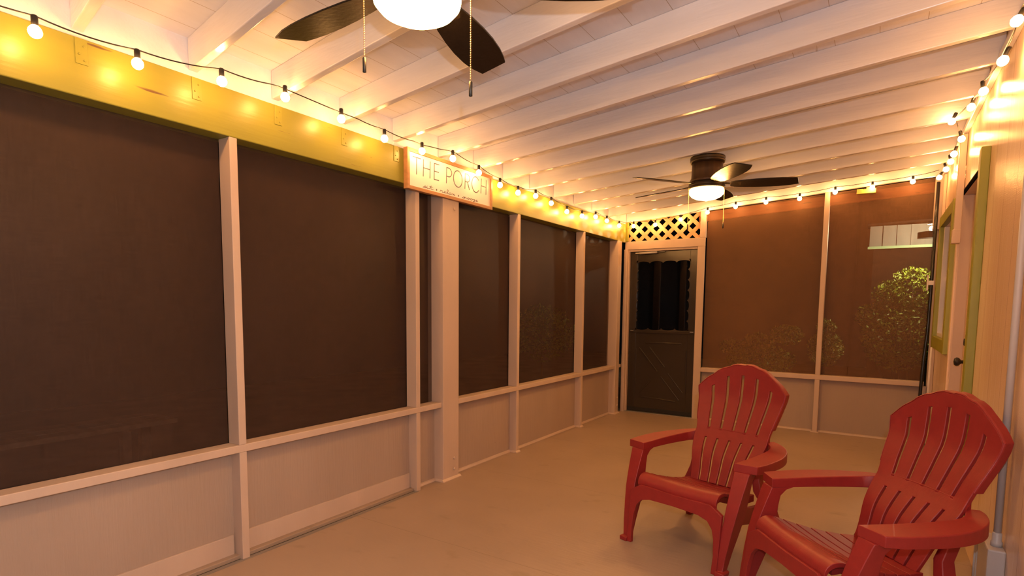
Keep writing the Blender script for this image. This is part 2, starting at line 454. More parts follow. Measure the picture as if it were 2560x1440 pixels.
# small joist hangers on the beam
for i, y in enumerate([.975, 1.40, 1.80, 2.215, 2.62]):
    h = empty('joist_strap', (XL + .001, y, ZT)); lbs = ['at the left edge', 'second from the left edge', 'third from the left edge', 'fourth from the left edge', 'just left of the white sign']
    tag(h, 'painted metal strap on the green beam, ' + lbs[i], 'metal strap', 'painted straps on the green beam')
    MB().box(0, .003, -.02, .02, -.095, -.002).build('strap_plate', M_green, h, bevel=.001)
    for dz in (-.03, -.06, -.08):
        MB().lathe([(.004, 0), (.004, .002), (.001, .003)], n=8).build('nail_head', M_green, h, loc=(.003, .008 * (1 if dz != -.06 else -1), dz), rot=(0, R(90), 0))

# ------------------------------------------------------------------ far wall framing
MX0, MX1 = -.492, -.448
p = empty('post', ((MX0 + MX1) / 2, YF, 0)); tag(p, 'slim beige post dividing the two far screens', 'post')
MB().box(-.022, .022, 0, .088, 0, .543).build('lower_post', M_trim, p, bevel=.0025)
MB().box(-.022, .022, 0, .088, .590, zj(-.47)).build('upper_post', M_trim, p, bevel=.0025)
MB().box(-.036, .036, -.013, .0, 0, .012).build('foot_mould', M_trim, p, bevel=.003)
rr = MB().box(-1.632, .402, YF - .001, YF + .088, .543, .590).build('sill_rail', M_trim, bevel=.004)
tag(rr, 'beige sill rail under the far screens, behind the red chairs', 'rail', 'sill rails of the screened walls')
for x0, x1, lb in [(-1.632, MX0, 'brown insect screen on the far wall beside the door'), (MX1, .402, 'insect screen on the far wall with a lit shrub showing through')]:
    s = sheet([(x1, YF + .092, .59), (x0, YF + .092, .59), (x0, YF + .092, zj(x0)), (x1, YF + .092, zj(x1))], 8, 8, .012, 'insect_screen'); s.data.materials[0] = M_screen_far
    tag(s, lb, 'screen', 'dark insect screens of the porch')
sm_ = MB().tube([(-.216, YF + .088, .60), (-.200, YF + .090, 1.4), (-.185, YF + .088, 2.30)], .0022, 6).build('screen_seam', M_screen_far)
tag(sm_, 'thin raised vertical seam on the right far screen', 'seam')
MB().box(.392, .424, YF + .0, YF + .088, .0, .543).build('trim_5', M_trim, bevel=.003)['kind'] = 'structure'

MB().box(.424, XR, YF + .06, YF + .088, 0, zj(XR)).build('trim_8', M_trim, bevel=.002)['kind'] = 'structure'

# door frame with header
df = empty('trim_6'); df['kind'] = 'structure'
YD = YF + .008
MB().box(-2.56, -1.632, YD, YD + .025, 1.936, 2.031).build('header_board', M_trim, df, bevel=.003)
MB().box(-1.709, -1.632, YD, YD + .025, 0, 1.936).build('right_jamb_board', M_trim, df, bevel=.003)
MB().box(-2.56, -2.520, YD - .03, YD + .025, 0, 1.936).build('left_jamb_board', M_trim, df, bevel=.003)
MB().box(-2.520, -2.508, YD + .012, YD + .06, 0, 1.936).build('jamb_stop', M_trim, df, bevel=.002)
MB().box(-1.716, -1.709, YD + .02, YD + .06, 0, 1.936).build('jamb_stop', M_trim, df, bevel=.002)
MB().box(-2.508, -1.716, YD + .018, YD + .06, 1.912, 1.936).build('head_stop', M_trim, df, bevel=.002)
MB().box(-2.52, -1.709, YD + .0, YD + .06, -.0, .008).build('threshold', M_alu, df, bevel=.002)
MB().box(-1.690, -1.632, YD - .0, YD + .06, 2.031, zj(-1.66)).build('header_post', M_trim, df, bevel=.003)
MB().box(-2.60, -2.515, YD - .012, YD + .0, 2.031, zj(-2.56)).build('corner_block', M_green, df, bevel=.003)

# lattice above the door
def clip_strip(x0, x1, z0, z1t, c, sgn, wdt):
    """strip along z = sgn*x + c clipped to box, returned as polygon"""
    poly = [(x0, z0), (x1, z0), (x1, z1t(x1)), (x0, z1t(x0))]
    def half(poly, fn):
        out = []
        for i in range(len(poly)):
            a, b = poly[i], poly[(i + 1) % len(poly)]; fa, fb = fn(a), fn(b)
            if fa >= 0: out.append(a)
            if (fa > 0) != (fb > 0) and fa != fb:
                t = fa / (fa - fb); out.append((a[0] + (b[0] - a[0]) * t, a[1] + (b[1] - a[1]) * t))
        return out
    h = wdt / math.sqrt(2) * 1.0
    poly = half(poly, lambda q: q[1] - sgn * q[0] - c + h)
    if len(poly) > 2: poly = half(poly, lambda q: -(q[1] - sgn * q[0] - c) + h)
    return poly
la = MB(); lb2 = MB(); LP = .138
for k in range(-14, 34):
    for sgn, m_, yy in ((1, la, YD + .030), (-1, lb2, YD + .022)):
        c = (2.031 + k * LP) - sgn * (-2.54) if sgn == 1 else (2.031 + k * LP) + (-2.54)
        pg = clip_strip(-2.56, -1.690, 2.005, lambda x: zj(x) + .02, c, sgn, .042)
        if len(pg) > 2:
            m_.prism([(q[0], 0, q[1]) for q in pg], (0, yy, 0), (0, yy + .007, 0))
M_lat = mat('lattice_cedar', (.62, .36, .19), .55, noise=((12, 12, 12), .12))
lt = empty('lattice_panel', (0, 0, 0)); tag(lt, 'diagonal wooden lattice above the dark door', 'lattice')
la.build('rising_slats', M_lat, lt); lb2.build('falling_slats', M_lat, lt)

# ------------------------------------------------------------------ far storm door (door_1)
d1 = empty('door_1'); d1['kind'] = 'structure'
DX0, DX1, DYP = -2.507, -1.717, YD + .062
fr = MB()
fr.box(DX0, DX0 + .085, DYP, DYP + .032, .012, 1.910); fr.box(DX1 - .085, DX1, DYP, DYP + .032, .012, 1.910)
fr.box(DX0 + .085, DX1 - .085, DYP, DYP + .032, 1.80, 1.910)
fr.box(DX0 + .085, DX1 - .085, DYP, DYP + .032, .012, .985)
fr.build('door_panel', M_brown, d1, bevel=.002)
MB().box(DX0 + .01, DX1 - .01, DYP - .012, DYP, .955, .990).build('middle_ledge', M_brown, d1, bevel=.003)
MB().box(DX0 + .02, DX0 + .06, DYP - .014, DYP - .011, .976, .984).build('latch_clip', M_alu, d1)
MB().box(DX1 - .06, DX1 - .02, DYP - .014, DYP - .011, .976, .984).build('latch_clip', M_alu, d1)
MB().box(DX0 + .0, DX1 - .0, DYP - .006, DYP, .012, .055).build('kick_sweep', M_black, d1, bevel=.002)
# scalloped trim round the glass: a flat strip whose inner edge is a row of arcs
GX0, GX1, GZ0, GZ1 = DX0 + .078, DX1 - .078, .988, 1.808
sca = MB()
def scallop(p0, p1, inward, n, wdt=.022, dep=.024):
    p0, p1, q = Vector(p0), Vector(p1), Vector(inward)
    outer, inner = [], []
    N = n * 10
    for i in range(N + 1):
        t = i / N; ph = (t * n) % 1 if i < N else 1
        c = p0.lerp(p1, t)
        outer.append(c); inner.append(c + q * (wdt + dep * (1 - math.sqrt(max(0, 1 - (2 * ph - 1) ** 2)))))
    for i in range(N):
        a, b, c2, d = outer[i], outer[i + 1], inner[i + 1], inner[i]
        y = Vector((0, .006, 0))
        sca.add([a, b, c2, d, a + y, b + y, c2 + y, d + y], [(0, 1, 2, 3), (7, 6, 5, 4), (0, 4, 5, 1), (2, 6, 7, 3)])
ys = DYP - .007
scallop((GX0, ys, GZ1), (GX1, ys, GZ1), (0, 0, -1), 4, .012)
scallop((GX0, ys, GZ0), (GX1, ys, GZ0), (0, 0, 1), 4, .004)
scallop((GX0, ys, GZ0), (GX0, ys, GZ1), (1, 0, 0), 7, .004)
scallop((GX1, ys, GZ0), (GX1, ys, GZ1), (-1, 0, 0), 7, .004)
sca.build('scalloped_trim', M_brown, d1, fix=False)
MB().box(DX0 + .075, DX1 - .075, DYP + .010, DYP + .014, .98, 1.81).build('glass_pane', M_glass, d1)
# raised crossbuck bars: two mirrored triangles
def bar(x0, z0, x1, z1, wd=.016, nm='crossbuck_bar'):
    a, b = Vector((x0, 0, z0)), Vector((x1, 0, z1)); t = (b - a).normalized(); n = Vector((-t.z, 0, t.x)) * wd / 2
    MB().prism([a + n, b + n, b - n, a - n], (0, DYP - .007, 0), (0, DYP + .001, 0)).build(nm, M_brown, d1, bevel=.0045, seg=3)
bar(-2.30, .842, -1.87, .842); bar(-2.372, .777, -2.145, .505); bar(-2.10, .445, -1.88, .18); bar(-1.812, .77, -1.812, .26)
bar(-2.412, .77, -2.412, .23); bar(-2.36, .19, -1.92, .165); bar(-2.25, .79, -2.06, .56); bar(-2.02, .49, -1.84, .27); bar(-2.36, .235, -2.20, .42)
cl = empty('door_closer', (-2.42, DYP - .03, 1.893)); tag(cl, 'silver tube door closer across the top of the dark door', 'door closer')
MB().tube([(.03, 0, -.001), (.24, 0, .004)], .013, 12).build('cylinder', M_grey, cl)
MB().tube([(.24, 0, .004), (.33, .0, .006)], .004, 8).build('piston_rod', M_alu, cl)
MB().box(-.02, .03, -.008, .025, -.008, .008).build('bracket', M_alu, cl, bevel=.002)

# ------------------------------------------------------------------ right-wall door (door_2) and window (window_1)
d2 = empty('door_2'); d2['kind'] = 'structure'
CX = .42
MB().box(CX, XR, 3.925, DY0 + .0, 0, 2.117).build('side_casing', M_green2, d2, bevel=.003)
MB().box(XR + .004, XR + .09, DY1 - .002, DY1 + .02, 0, DZ).build('far_jamb', M_trim, d2, bevel=.002)
MB().box(XR - .012, XR + .004, DY1 - .0, DY1 + .085, 0, DZ + .03).build('far_casing', M_siding, d2, bevel=.003)
MB().box(XR + .004, XR + .09, DY0 - .02, DY0 + .012, 0, DZ).build('near_jamb', M_siding, d2, bevel=.002)
MB().box(XR + .012, XR + .09, DY0, DY1, DZ, DZ + .022).build('head_jamb', M_trim, d2, bevel=.002)
MB().box(XR + .004, XR + .012, DY0, DY1, DZ - .002, DZ + .05).build('head_gap_shade', M_dark, d2)  # black strip painted for the shade in the gap over the door
MB().box(XR + .075, XR + .11, DY0, DY1, .01, DZ).build('door_slab', M_siding, d2, bevel=.002)
MB().lathe([(.030, 0), (.030, .006), (.012, .010), (.012, .030), (.027, .042), (.030, .056), (.022, .068), (.0, .072)], n=20).build('door_knob', M_black, d2, loc=(XR + .076, 4.93, .90), rot=(0, R(-90), 0))
MB().lathe([(.030, 0), (.030, .012), (.022, .020), (.0, .021)], n=20).build('deadbolt', M_black, d2, loc=(XR + .076, 4.97, 1.035), rot=(0, R(-90), 0))
w1 = empty('window_1'); w1['kind'] = 'structure'
c = MB()
c.box(CX, XR, 5.19, WY0, .93, 2.055); c.box(CX, XR, WY1, WY1 + .09, .93, 2.055)
c.build('side_casings', M_green2, w1, bevel=.003)
c = MB(); c.box(CX + .001, XR, WY0, WY1, WZ1, 2.054); c.box(CX + .001, XR, WY0, WY1, .931, WZ0)
c.build('head_and_sill_casing', M_green2, w1, bevel=.003)
c = MB()
c.box(XR - .01, XR + .09, WY1 - .035, WY1 - .001, WZ0, WZ1); c.box(XR + .03, XR + .09, WY0 + .001, WY0 + .035, WZ0, WZ1)
c.box(XR - .01, XR + .09, WY0 + .035, WY1 - .035, WZ0, WZ0 + .03); c.box(XR + .03, XR + .09, WY0 + .035, WY1 - .035, WZ1 - .03, WZ1)
c.build('vinyl_frame', M_vinyl, w1, bevel=.003)
MB().box(XR + .028, XR + .06, WY0 + .035, WY1 - .035, 1.50, 1.54).build('meeting_rail', M_vinyl, w1, bevel=.003)
MB().box(XR + .055, XR + .059, WY0 + .035, WY1 - .035, WZ0 + .03, WZ1 - .03).build('window_pane', M_glass, w1)
MB().box(XR + .09, XR + .10, WY0, WY1, WZ0, WZ1).build('dark_backing', M_dark, w1)  # black sheet closing the opening behind the pane

# ------------------------------------------------------------------ right wall services
pc = empty('conduit', (XR - .022, 2.80, 0)); tag(pc, 'pale grey vertical conduit on the right wall above the grey box', 'pipe')
MB().tube([(0, 0, .375), (0, 0, 2.44)], .0125, 14).build('pipe', M_grey, pc)
MB().lathe([(.019, .345), (.019, .362), (.0155, .366), (.0155, .395), (.0125, .40)], n=14).build('coupling', M_grey, pc)
bxo = empty('outlet_box', (XR, 2.86, .20)); tag(bxo, 'pale grey weatherproof outlet box low on the right wall', 'outlet box')
MB().box(-.055, 0, -.12, .10, -.14, .145).build('box_body', M_grey, bxo, bevel=.006)
MB().box(-.058, -.003, .10, .122, -.13, .125).build('hinged_cover', M_grey, bxo, bevel=.005)
MB().tube([(-.058, .124, -.11), (-.058, .124, .115)], .006, 8).build('hinge_pin', M_grey, bxo)
rw = empty('raceway', (.43, 5.02, 0)); tag(rw, 'white boxed wiring channel hanging between window and door on the right wall', 'raceway')
MB().box(-.012, .028, -.025, .025, 1.80, 2.45).build('channel', M_trim, rw, bevel=.004)
MB().box(-.020, .028, -.035, .035, 1.715, 1.81).build('end_box', M_trim, rw, bevel=.004)
MB().box(-.021, -.018, -.028, .0, 1.722, 1.76).build('grey_tab', M_grey, rw)
hz = MB().tube([(.405, YF - .02, 2.40), (.405, YF - .02, 1.6), (.403, YF - .025, 1.30), (.40, YF - .03, 1.05), (.385, YF - .05, .80), (.378, YF - .06, .55), (.375, YF - .07, .25), (.37, YF - .08, .01)], .014, 10).build('drain_hose', M_hose)
tag(hz, 'black hose running down the far right corner', 'hose')
hc = empty('hose_clamp', (.386, YF - .048, 1.50)); tag(hc, 'small white bracket holding the black hose in the far corner', 'bracket')
MB().box(-.018, -.006, -.01, .01, -.07, .07).build('clamp_plate', M_vinyl, hc, bevel=.003)
MB().box(-.006, .035, -.012, .000, -.02, .02).build('clamp_arm', M_vinyl, hc, bevel=.003)
ppx = MB().tube([(.433, YF - .10, .30), (.437, YF - .10, .92)], .013, 10).build('downpipe', M_vinyl)
tag(ppx, 'short white pipe in the far right corner under the window', 'pipe')
tb = MB().box(.425, .455, YF - .12, YF - .09, .20, .30).build('pipe_box', M_vinyl, bevel=.003)
tag(tb, 'tiny white box at the foot of the corner pipe', 'box')

# ------------------------------------------------------------------ string lights
def socket_bulb(parent, p, tilt=(0, 0)):
    s = MB().lathe([(.0095, -.010), (.0105, -.008), (.0105, .020), (.008, .024), (.0, .0245)], n=12).build('bulb_socket', M_black, parent)
    s.location = Vector(p) + Vector((0, 0, .030)); s.rotation_euler = (tilt[0], tilt[1], 0)
    return s
def bulb_mesh():
    o = MB().lathe([(.0, -.0205), (.009, -.0185), (.0155, -.0135), (.0195, -.006), (.0205, .001), (.0185, .009), (.0135, .0165), (.009, .0205), (.0085, .022)], n=14).build('bulb', M_bulb)
    return o
proto_bulb = bulb_mesh(); COL.objects.unlink(proto_bulb)
def string(name, label, pts, ends=(), tilt=lambda i: (0, 0), sag=.012):
    top = [Vector(p) + Vector((0, 0, .052)) for p in pts]
    path = [Vector(e) for e in ends[:1]] + top + [Vector(e) for e in ends[1:]]
    cp = []
    for a, b in zip(path, path[1:]):
        for k in range(8):
            t = k / 8; q = a.lerp(b, t); q.z -= sag * 4 * t * (1 - t); cp.append(q)
    cp.append(path[-1])
    if abs(pts[0][1] - pts[-1][1]) > 1:      # strings that run under the joists hang below them
        for q in cp: q.z = min(q.z, zj(q.x) - .006)
    st = MB().tube(cp, .0026, 6).build(name, M_black)
    tag(st, label, 'string lights', 'café string lights round the porch ceiling')
    for i, p in enumerate(pts):
        s = socket_bulb(st, p, tilt(i))
        b = proto_bulb.copy(); COL.objects.link(b); b.parent = s; b.location = (0, 0, -.030)
    return st
xb = XL + .05
left = [(-2.425, 0.156, 2.173), (-2.425, 0.476, 2.164), (-2.425, 0.799, 2.154), (-2.425, 1.113, 2.161), (-2.395, 1.428, 2.193), (-2.395, 1.736, 2.222), (-2.425, 2.094, 2.226), (-2.425, 2.405, 2.202), (-2.455, 2.758, 2.218), (-2.395, 2.99, 2.215), (-2.455, 3.362, 2.205), (-2.485, 3.679, 2.179), (-2.485, 3.939, 2.166), (-2.485, 4.219, 2.187), (-2.485, 4.494, 2.17), (-2.485, 4.797, 2.14), (-2.485, 5.121, 2.144), (-2.485, 5.439, 2.18), (-2.485, 5.727, 2.177), (-2.485, 6.076, 2.169)]
string('string_lights', 'row of lit round bulbs on black cord along the lime green beam', left, ends=((-2.43, -.2, 2.25), (-2.47, 6.38, 2.25)))
far = [(x, 6.40, z) for x, z in [(-2.44, 2.200), (-2.181, 2.197), (-1.895, 2.235), (-1.603, 2.290), (-1.316, 2.325), (-1.02, 2.345), (-.71, 2.352), (-.402, 2.385), (-.098, 2.400), (.212, 2.418)]]
string('string_lights', 'row of lit round bulbs on black cord along the far wall over the screens', far, ends=((-2.47, 6.38, 2.25), (.40, 6.40, 2.50)), sag=.006)
right = [(.395, y, z) for y, z in [(-.3, 2.36), (.2, 2.37), (.7, 2.36), (1.15, 2.37), (1.6, 2.36), (2.05, 2.37), (2.48, 2.36)]] + [
        (.40, 2.93, 2.345), (.40, 3.20, 2.30), (.40, 3.872, 2.385), (.40, 4.272, 2.420), (.345, 4.60, 2.44), (.40, 4.794, 2.371), (.40, 5.065, 2.337), (.40, 5.42, 2.36), (.40, 5.80, 2.38), (.40, 6.15, 2.385)]
rng = random.Random(4)
tl = [(rng.uniform(-.35, .35), rng.uniform(-.3, .5)) for _ in right]
string('string_lights', 'row of lit round bulbs on black cord along the top of the right wall', right, ends=((.395, -.8, 2.42), (.40, 6.36, 2.47)), tilt=lambda i: tl[i], sag=.02)

# ------------------------------------------------------------------ ceiling fans
def make_fan():
    t = empty('ceiling_fan')      # origin: centre of canopy top at the joist undersides
    MB().lathe([(.0, .0), (.121, .0), (.124, -.012), (.120, -.020), (.124, -.028), (.122, -.040), (.112, -.048), (.0, -.048)], n=40).build('canopy', M_bronze, t)
    MB().lathe([(.0, -.048), (.108, -.048), (.110, -.10), (.112, -.15), (.120, -.165), (.124, -.175), (.116, -.185), (.0, -.185)], n=40).build('motor_housing', M_motor, t)
    MB().lathe([(.0, -.182), (.118, -.182), (.126, -.192), (.130, -.206), (.127, -.212), (.131, -.217), (.131, -.226), (.120, -.231), (.0, -.231)], n=40).build('light_ring', M_bronze, t)
    MB().lathe([(.117, -.229), (.121, -.236), (.123, -.252), (.120, -.266), (.104, -.284), (.076, -.298), (.040, -.306), (.014, -.309), (.010, -.314), (.0, -.316)], n=40).build('glass_bowl', M_globe, t)
    for k in range(5):
        a = FAN_PH + k * 2 * math.pi / 5
        hold = MB()
        # arm bracket
        hold.loft([[(.10, -.018, -.193), (.10, .018, -.193), (.10, .018, -.185), (.10, -.018, -.185)],
                   [(.16, -.012, -.200), (.16, .012, -.200), (.16, .012, -.192), (.16, -.012, -.192)],
                   [(.20, -.045, -.193), (.20, .045, -.210), (.20, .045, -.205), (.20, -.045, -.188)],
                   [(.235, -.030, -.197), (.235, .030, -.208), (.235, .030, -.203), (.235, -.030, -.192)]])
        # blade with pitch
        bl = MB(); pit = R(-11); prof = [(.165, .036), (.19, .050), (.26, .062), (.34, .071), (.42, .075), (.50, .073), (.56, .066), (.60, .055)]
        pts = [(r, -h) for r, h in prof] + [(.66, .030), ] + [(r, h * .93) for r, h in prof[::-1]]
        pts = [(r, s) for r, s in pts]
        # squared clipped end
        pts = [(r, -h) for r, h in prof[:-1]] + [(.600, -.058), (.628, .046)] + [(r, h) for r, h in prof[:-1][::-1]]
        def P3(r, s, dz): return (r, s * math.cos(pit), -.199 + s * math.sin(pit) + dz)
        n = len(pts)
        # triangulated plank with mid-line vertices so the pitch stays flat
        bl.add([P3(r, s, .003) for r, s in pts] + [P3(r, s, -.003) for r, s in pts], [list(range(n)), list(range(2 * n - 1, n - 1, -1))] + [(i, n + i, n + (i + 1) % n, (i + 1) % n) for i in range(n)])
        b = bl.build('blade', M_blade, t, bevel=.0015)
        b.rotation_euler = (0, 0, a)
        hold.build('blade_arm', M_bronze, b, bevel=.001)
    for sx in (-1, 1):
        dirx = Vector((CHD.x, CHD.y, 0)) * sx * CHR
        L = CHL[0] if sx < 0 else CHL[1]
        ch = MB()
        z = -.225; n = int(L / .0048)
        for i in range(n):
            zz = z - i * .0048
            ch.lathe([(.0, .0021), (.0019, .0008), (.0019, -.0008), (.0, -.0021)], c=(dirx.x, dirx.y, zz), n=6)
        ch.tube([dirx.normalized() * .118 + Vector((0, 0, -.224)), dirx * 1.0 + Vector((0, 0, -.224))], .0022, 6)
        c_ = ch.build('pull_chain', M_brass, t, fix=False)
        MB().lathe([(.0, 0), (.0032, -.001), (.0052, -.004), (.0052, -.042), (.0, -.044)], c=(dirx.x, dirx.y, z - n * .0048), n=10).build('pull_handle', M_black, c_)
    return t
CHD = Vector((r2.x, r2.y, 0)).normalized()
CHL = (.185, .245); CHR = .150
FAN_PH = R(32.8)
fan1 = make_fan(); fan1.location = (-1.128, 1.250, zj(-1.13))
tag(fan1, 'ceiling fan close to the camera, its glowing bowl cut by the top of the picture', 'ceiling fan', 'dark ceiling fans with lit bowls')
CHL = (.262, .245); CHR = .131
FAN_PH = R(17.2)
CHD = Vector((math.cos(R(-33)), math.sin(R(-33)), 0)); CHD = Vector((r2.x, r2.y, 0)).normalized()
fan2 = make_fan(); fan2.location = (-1.105, 4.36, zj(-1.11))
tag(fan2, 'whole ceiling fan hanging further back in front of the far wall', 'ceiling fan', 'dark ceiling fans with lit bowls')

# ------------------------------------------------------------------ the sign
sg = empty('wall_sign', (XL + .002, 0, 0)); tag(sg, 'white framed sign reading THE PORCH on the green beam', 'sign')
SY0, SY1, SZ0, SZ1, FWD = 2.683, 3.615, 1.985, 2.238, .022
f_ = MB()
f_.box(0, .034, SY0, SY0 + FWD, SZ0, SZ1); f_.box(0, .034, SY1 - FWD, SY1, SZ0, SZ1)
f_.box(0, .0338, SY0 + FWD, SY1 - FWD, SZ0, SZ0 + FWD); f_.box(0, .0338, SY0 + FWD, SY1 - FWD, SZ1 - FWD, SZ1)
f_.build('sign_frame', M_frame, sg, bevel=.0015)
MB().box(.004, .024, SY0 + FWD, SY1 - FWD, SZ0 + FWD, SZ1 - FWD).build('sign_board', M_sign, sg)
lt_ = MB()
def stroke(mbx, pts, wd, x=.0245, th=.0008, rnd=False):
    """flat painted stroke in the sign plane"""
    pts = [Vector((0, a, b)) for a, b in pts]
    L, Rr = [], []
    for i, q in enumerate(pts):
        t = (pts[min(i + 1, len(pts) - 1)] - pts[max(i - 1, 0)]).normalized(); n = Vector((0, -t.z, t.y)) * wd / 2
        L.append(q + n); Rr.append(q - n)
    for i in range(len(pts) - 1):
        a = [L[i], L[i + 1], Rr[i + 1], Rr[i]]
        mbx.add([v + Vector((x, 0, 0)) for v in a] + [v + Vector((x + th, 0, 0)) for v in a], [(0, 3, 2, 1), (4, 5, 6, 7), (0, 1, 5, 4), (2, 3, 7, 6)])
def arc(cy, cz, ry, rz, a0, a1, n=26):
    return [(cy + ry * math.cos(R(a0 + (a1 - a0) * i / n)), cz + rz * math.sin(R(a0 + (a1 - a0) * i / n))) for i in range(n + 1)]
T, B = 2.195, 2.086; LW = .0062
def letter(nm, *strokes):
    m_ = MB()
    for st_ in strokes: stroke(m_, list(st_), LW)
    m_.build('letter_' + nm, M_letter, sg, fix=False)
letter('t', [(2.740, T - .003), (2.817, T - .003)], [(2.778, T), (2.776, B)])
letter('h', [(2.843, T), (2.839, B)], [(2.909, T), (2.905, B)], [(2.841, 2.142), (2.907, 2.142)])
letter('e', [(2.950, T), (2.947, B)], [(2.947, T - .003), (3.000, T - .003)], [(2.947, 2.142), (2.996, 2.142)], [(2.945, B + .003), (2.997, B + .003)])
letter('p', [(3.078, T), (3.074, B)], [(3.077, T - .003)] + arc(3.098, 2.163, .034, .029, 90, -90, 16) + [(3.075, 2.134)])
letter('o', arc(3.201, 2.1385, .049, .0555, 0, 360, 44))
letter('r', [(3.286, T), (3.281, B)], [(3.285, T - .003)] + arc(3.306, 2.165, .032, .027, 90, -90, 16) + [(3.283, 2.138)], [(3.312, 2.138), (3.335, B)])
letter('c', arc(3.411, 2.1385, .047, .0555, 38, 322, 34))
letter('h', [(3.480, T), (3.476, B)], [(3.544, T), (3.540, B)], [(3.478, 2.142), (3.542, 2.142)])
SWD = .0028
glyph = {
 's': [[(0, .0), (.35, .55), (.5, .95), (.62, .55), (.6, .1), (.3, .0), (.15, .12)]],
 'i': [[(0, 0), (.2, .5), (.3, .9), (.3, .2), (.5, .0), (.8, .2)], [(.33, 1.35), (.37, 1.45)]],
 't': [[(0, .1), (.3, 1.0), (.38, 1.9), (.36, .3), (.6, 0), (.9, .3)], [(.0, 1.25), (.8, 1.32)]],
 'r': [[(0, 0), (.2, .6), (.25, 1.05), (.4, .85), (.65, .9), (.62, .3), (.8, 0), (1.0, .2)]],
 'e': [[(0, .1), (.45, .45), (.5, .8), (.3, .9), (.15, .5), (.25, .08), (.5, 0), (.8, .3)]],
 'l': [[(0, .1), (.4, .9), (.5, 1.9), (.3, 2.1), (.22, 1.5), (.25, .3), (.45, 0), (.7, .2)]],
 'a': [[(.6, .75), (.35, .9), (.1, .6), (.1, .15), (.35, .02), (.6, .4), (.65, .85), (.65, .2), (.8, 0), (1.0, .2)]],
 'x': [[(0, .6), (.15, .85), (.35, .5), (.55, .05), (.8, .15)], [(.65, .9), (.35, .5), (.1, .05)]],
 'n': [[(0, 0), (.1, .8), (.12, .1), (.3, .7), (.5, .85), (.55, .2), (.75, 0), (.9, .2)]],
 'o': [[(.35, .9), (.1, .6), (.12, .15), (.4, 0), (.62, .3), (.55, .75), (.35, .9), (.6, .7), (.9, .8)]],
 'z': [[(0, .7), (.3, .9), (.5, .7), (.3, .35), (.5, .1), (.3, -.5), (.1, -.4), (.5, .0), (.8, .25)]],
}
def smooth(pts, k=4):
    out = []
    P4 = [pts[0]] + pts + [pts[-1]]
    for i in range(1, len(P4) - 2):
        p0, p1, p2, p3 = P4[i - 1], P4[i], P4[i + 1], P4[i + 2]
        for j in range(k):
            t = j / k
            out.append(tuple(.5 * ((2 * p1[c]) + (-p0[c] + p2[c]) * t + (2 * p0[c] - 5 * p1[c] + 4 * p2[c] - p3[c]) * t * t + (-p0[c] + 3 * p1[c] - 3 * p2[c] + p3[c]) * t ** 3) for c in (0, 1)))
    out.append(pts[-1]); return out
def script(word, y0, y1, z0, h=.0125):
    sc_ = MB(); wd = [max(p[0] for s in glyph[ch] for p in s) for ch in word]
    k = (y1 - y0) / sum(wd); y = y0
    for ch, w0 in zip(word, wd):
        for s in glyph[ch]:
            stroke(sc_, smooth([(y + a * k, z0 + b * h) for a, b in s]), SWD)
        y += w0 * k
    sc_.build('script_word', M_ink, sg, fix=False)
script('sit', 2.835, 2.940, 2.018); script('relax', 3.005, 3.170, 2.018); script('snooze', 3.250, 3.440, 2.018)
for yy in (2.972, 3.208):
    sc_ = MB(); stroke(sc_, [(yy - .006, 2.024), (yy + .006, 2.024)], .004); stroke(sc_, [(yy, 2.017), (yy, 2.031)], .004); sc_.build('plus_mark', M_ink, sg, fix=False)

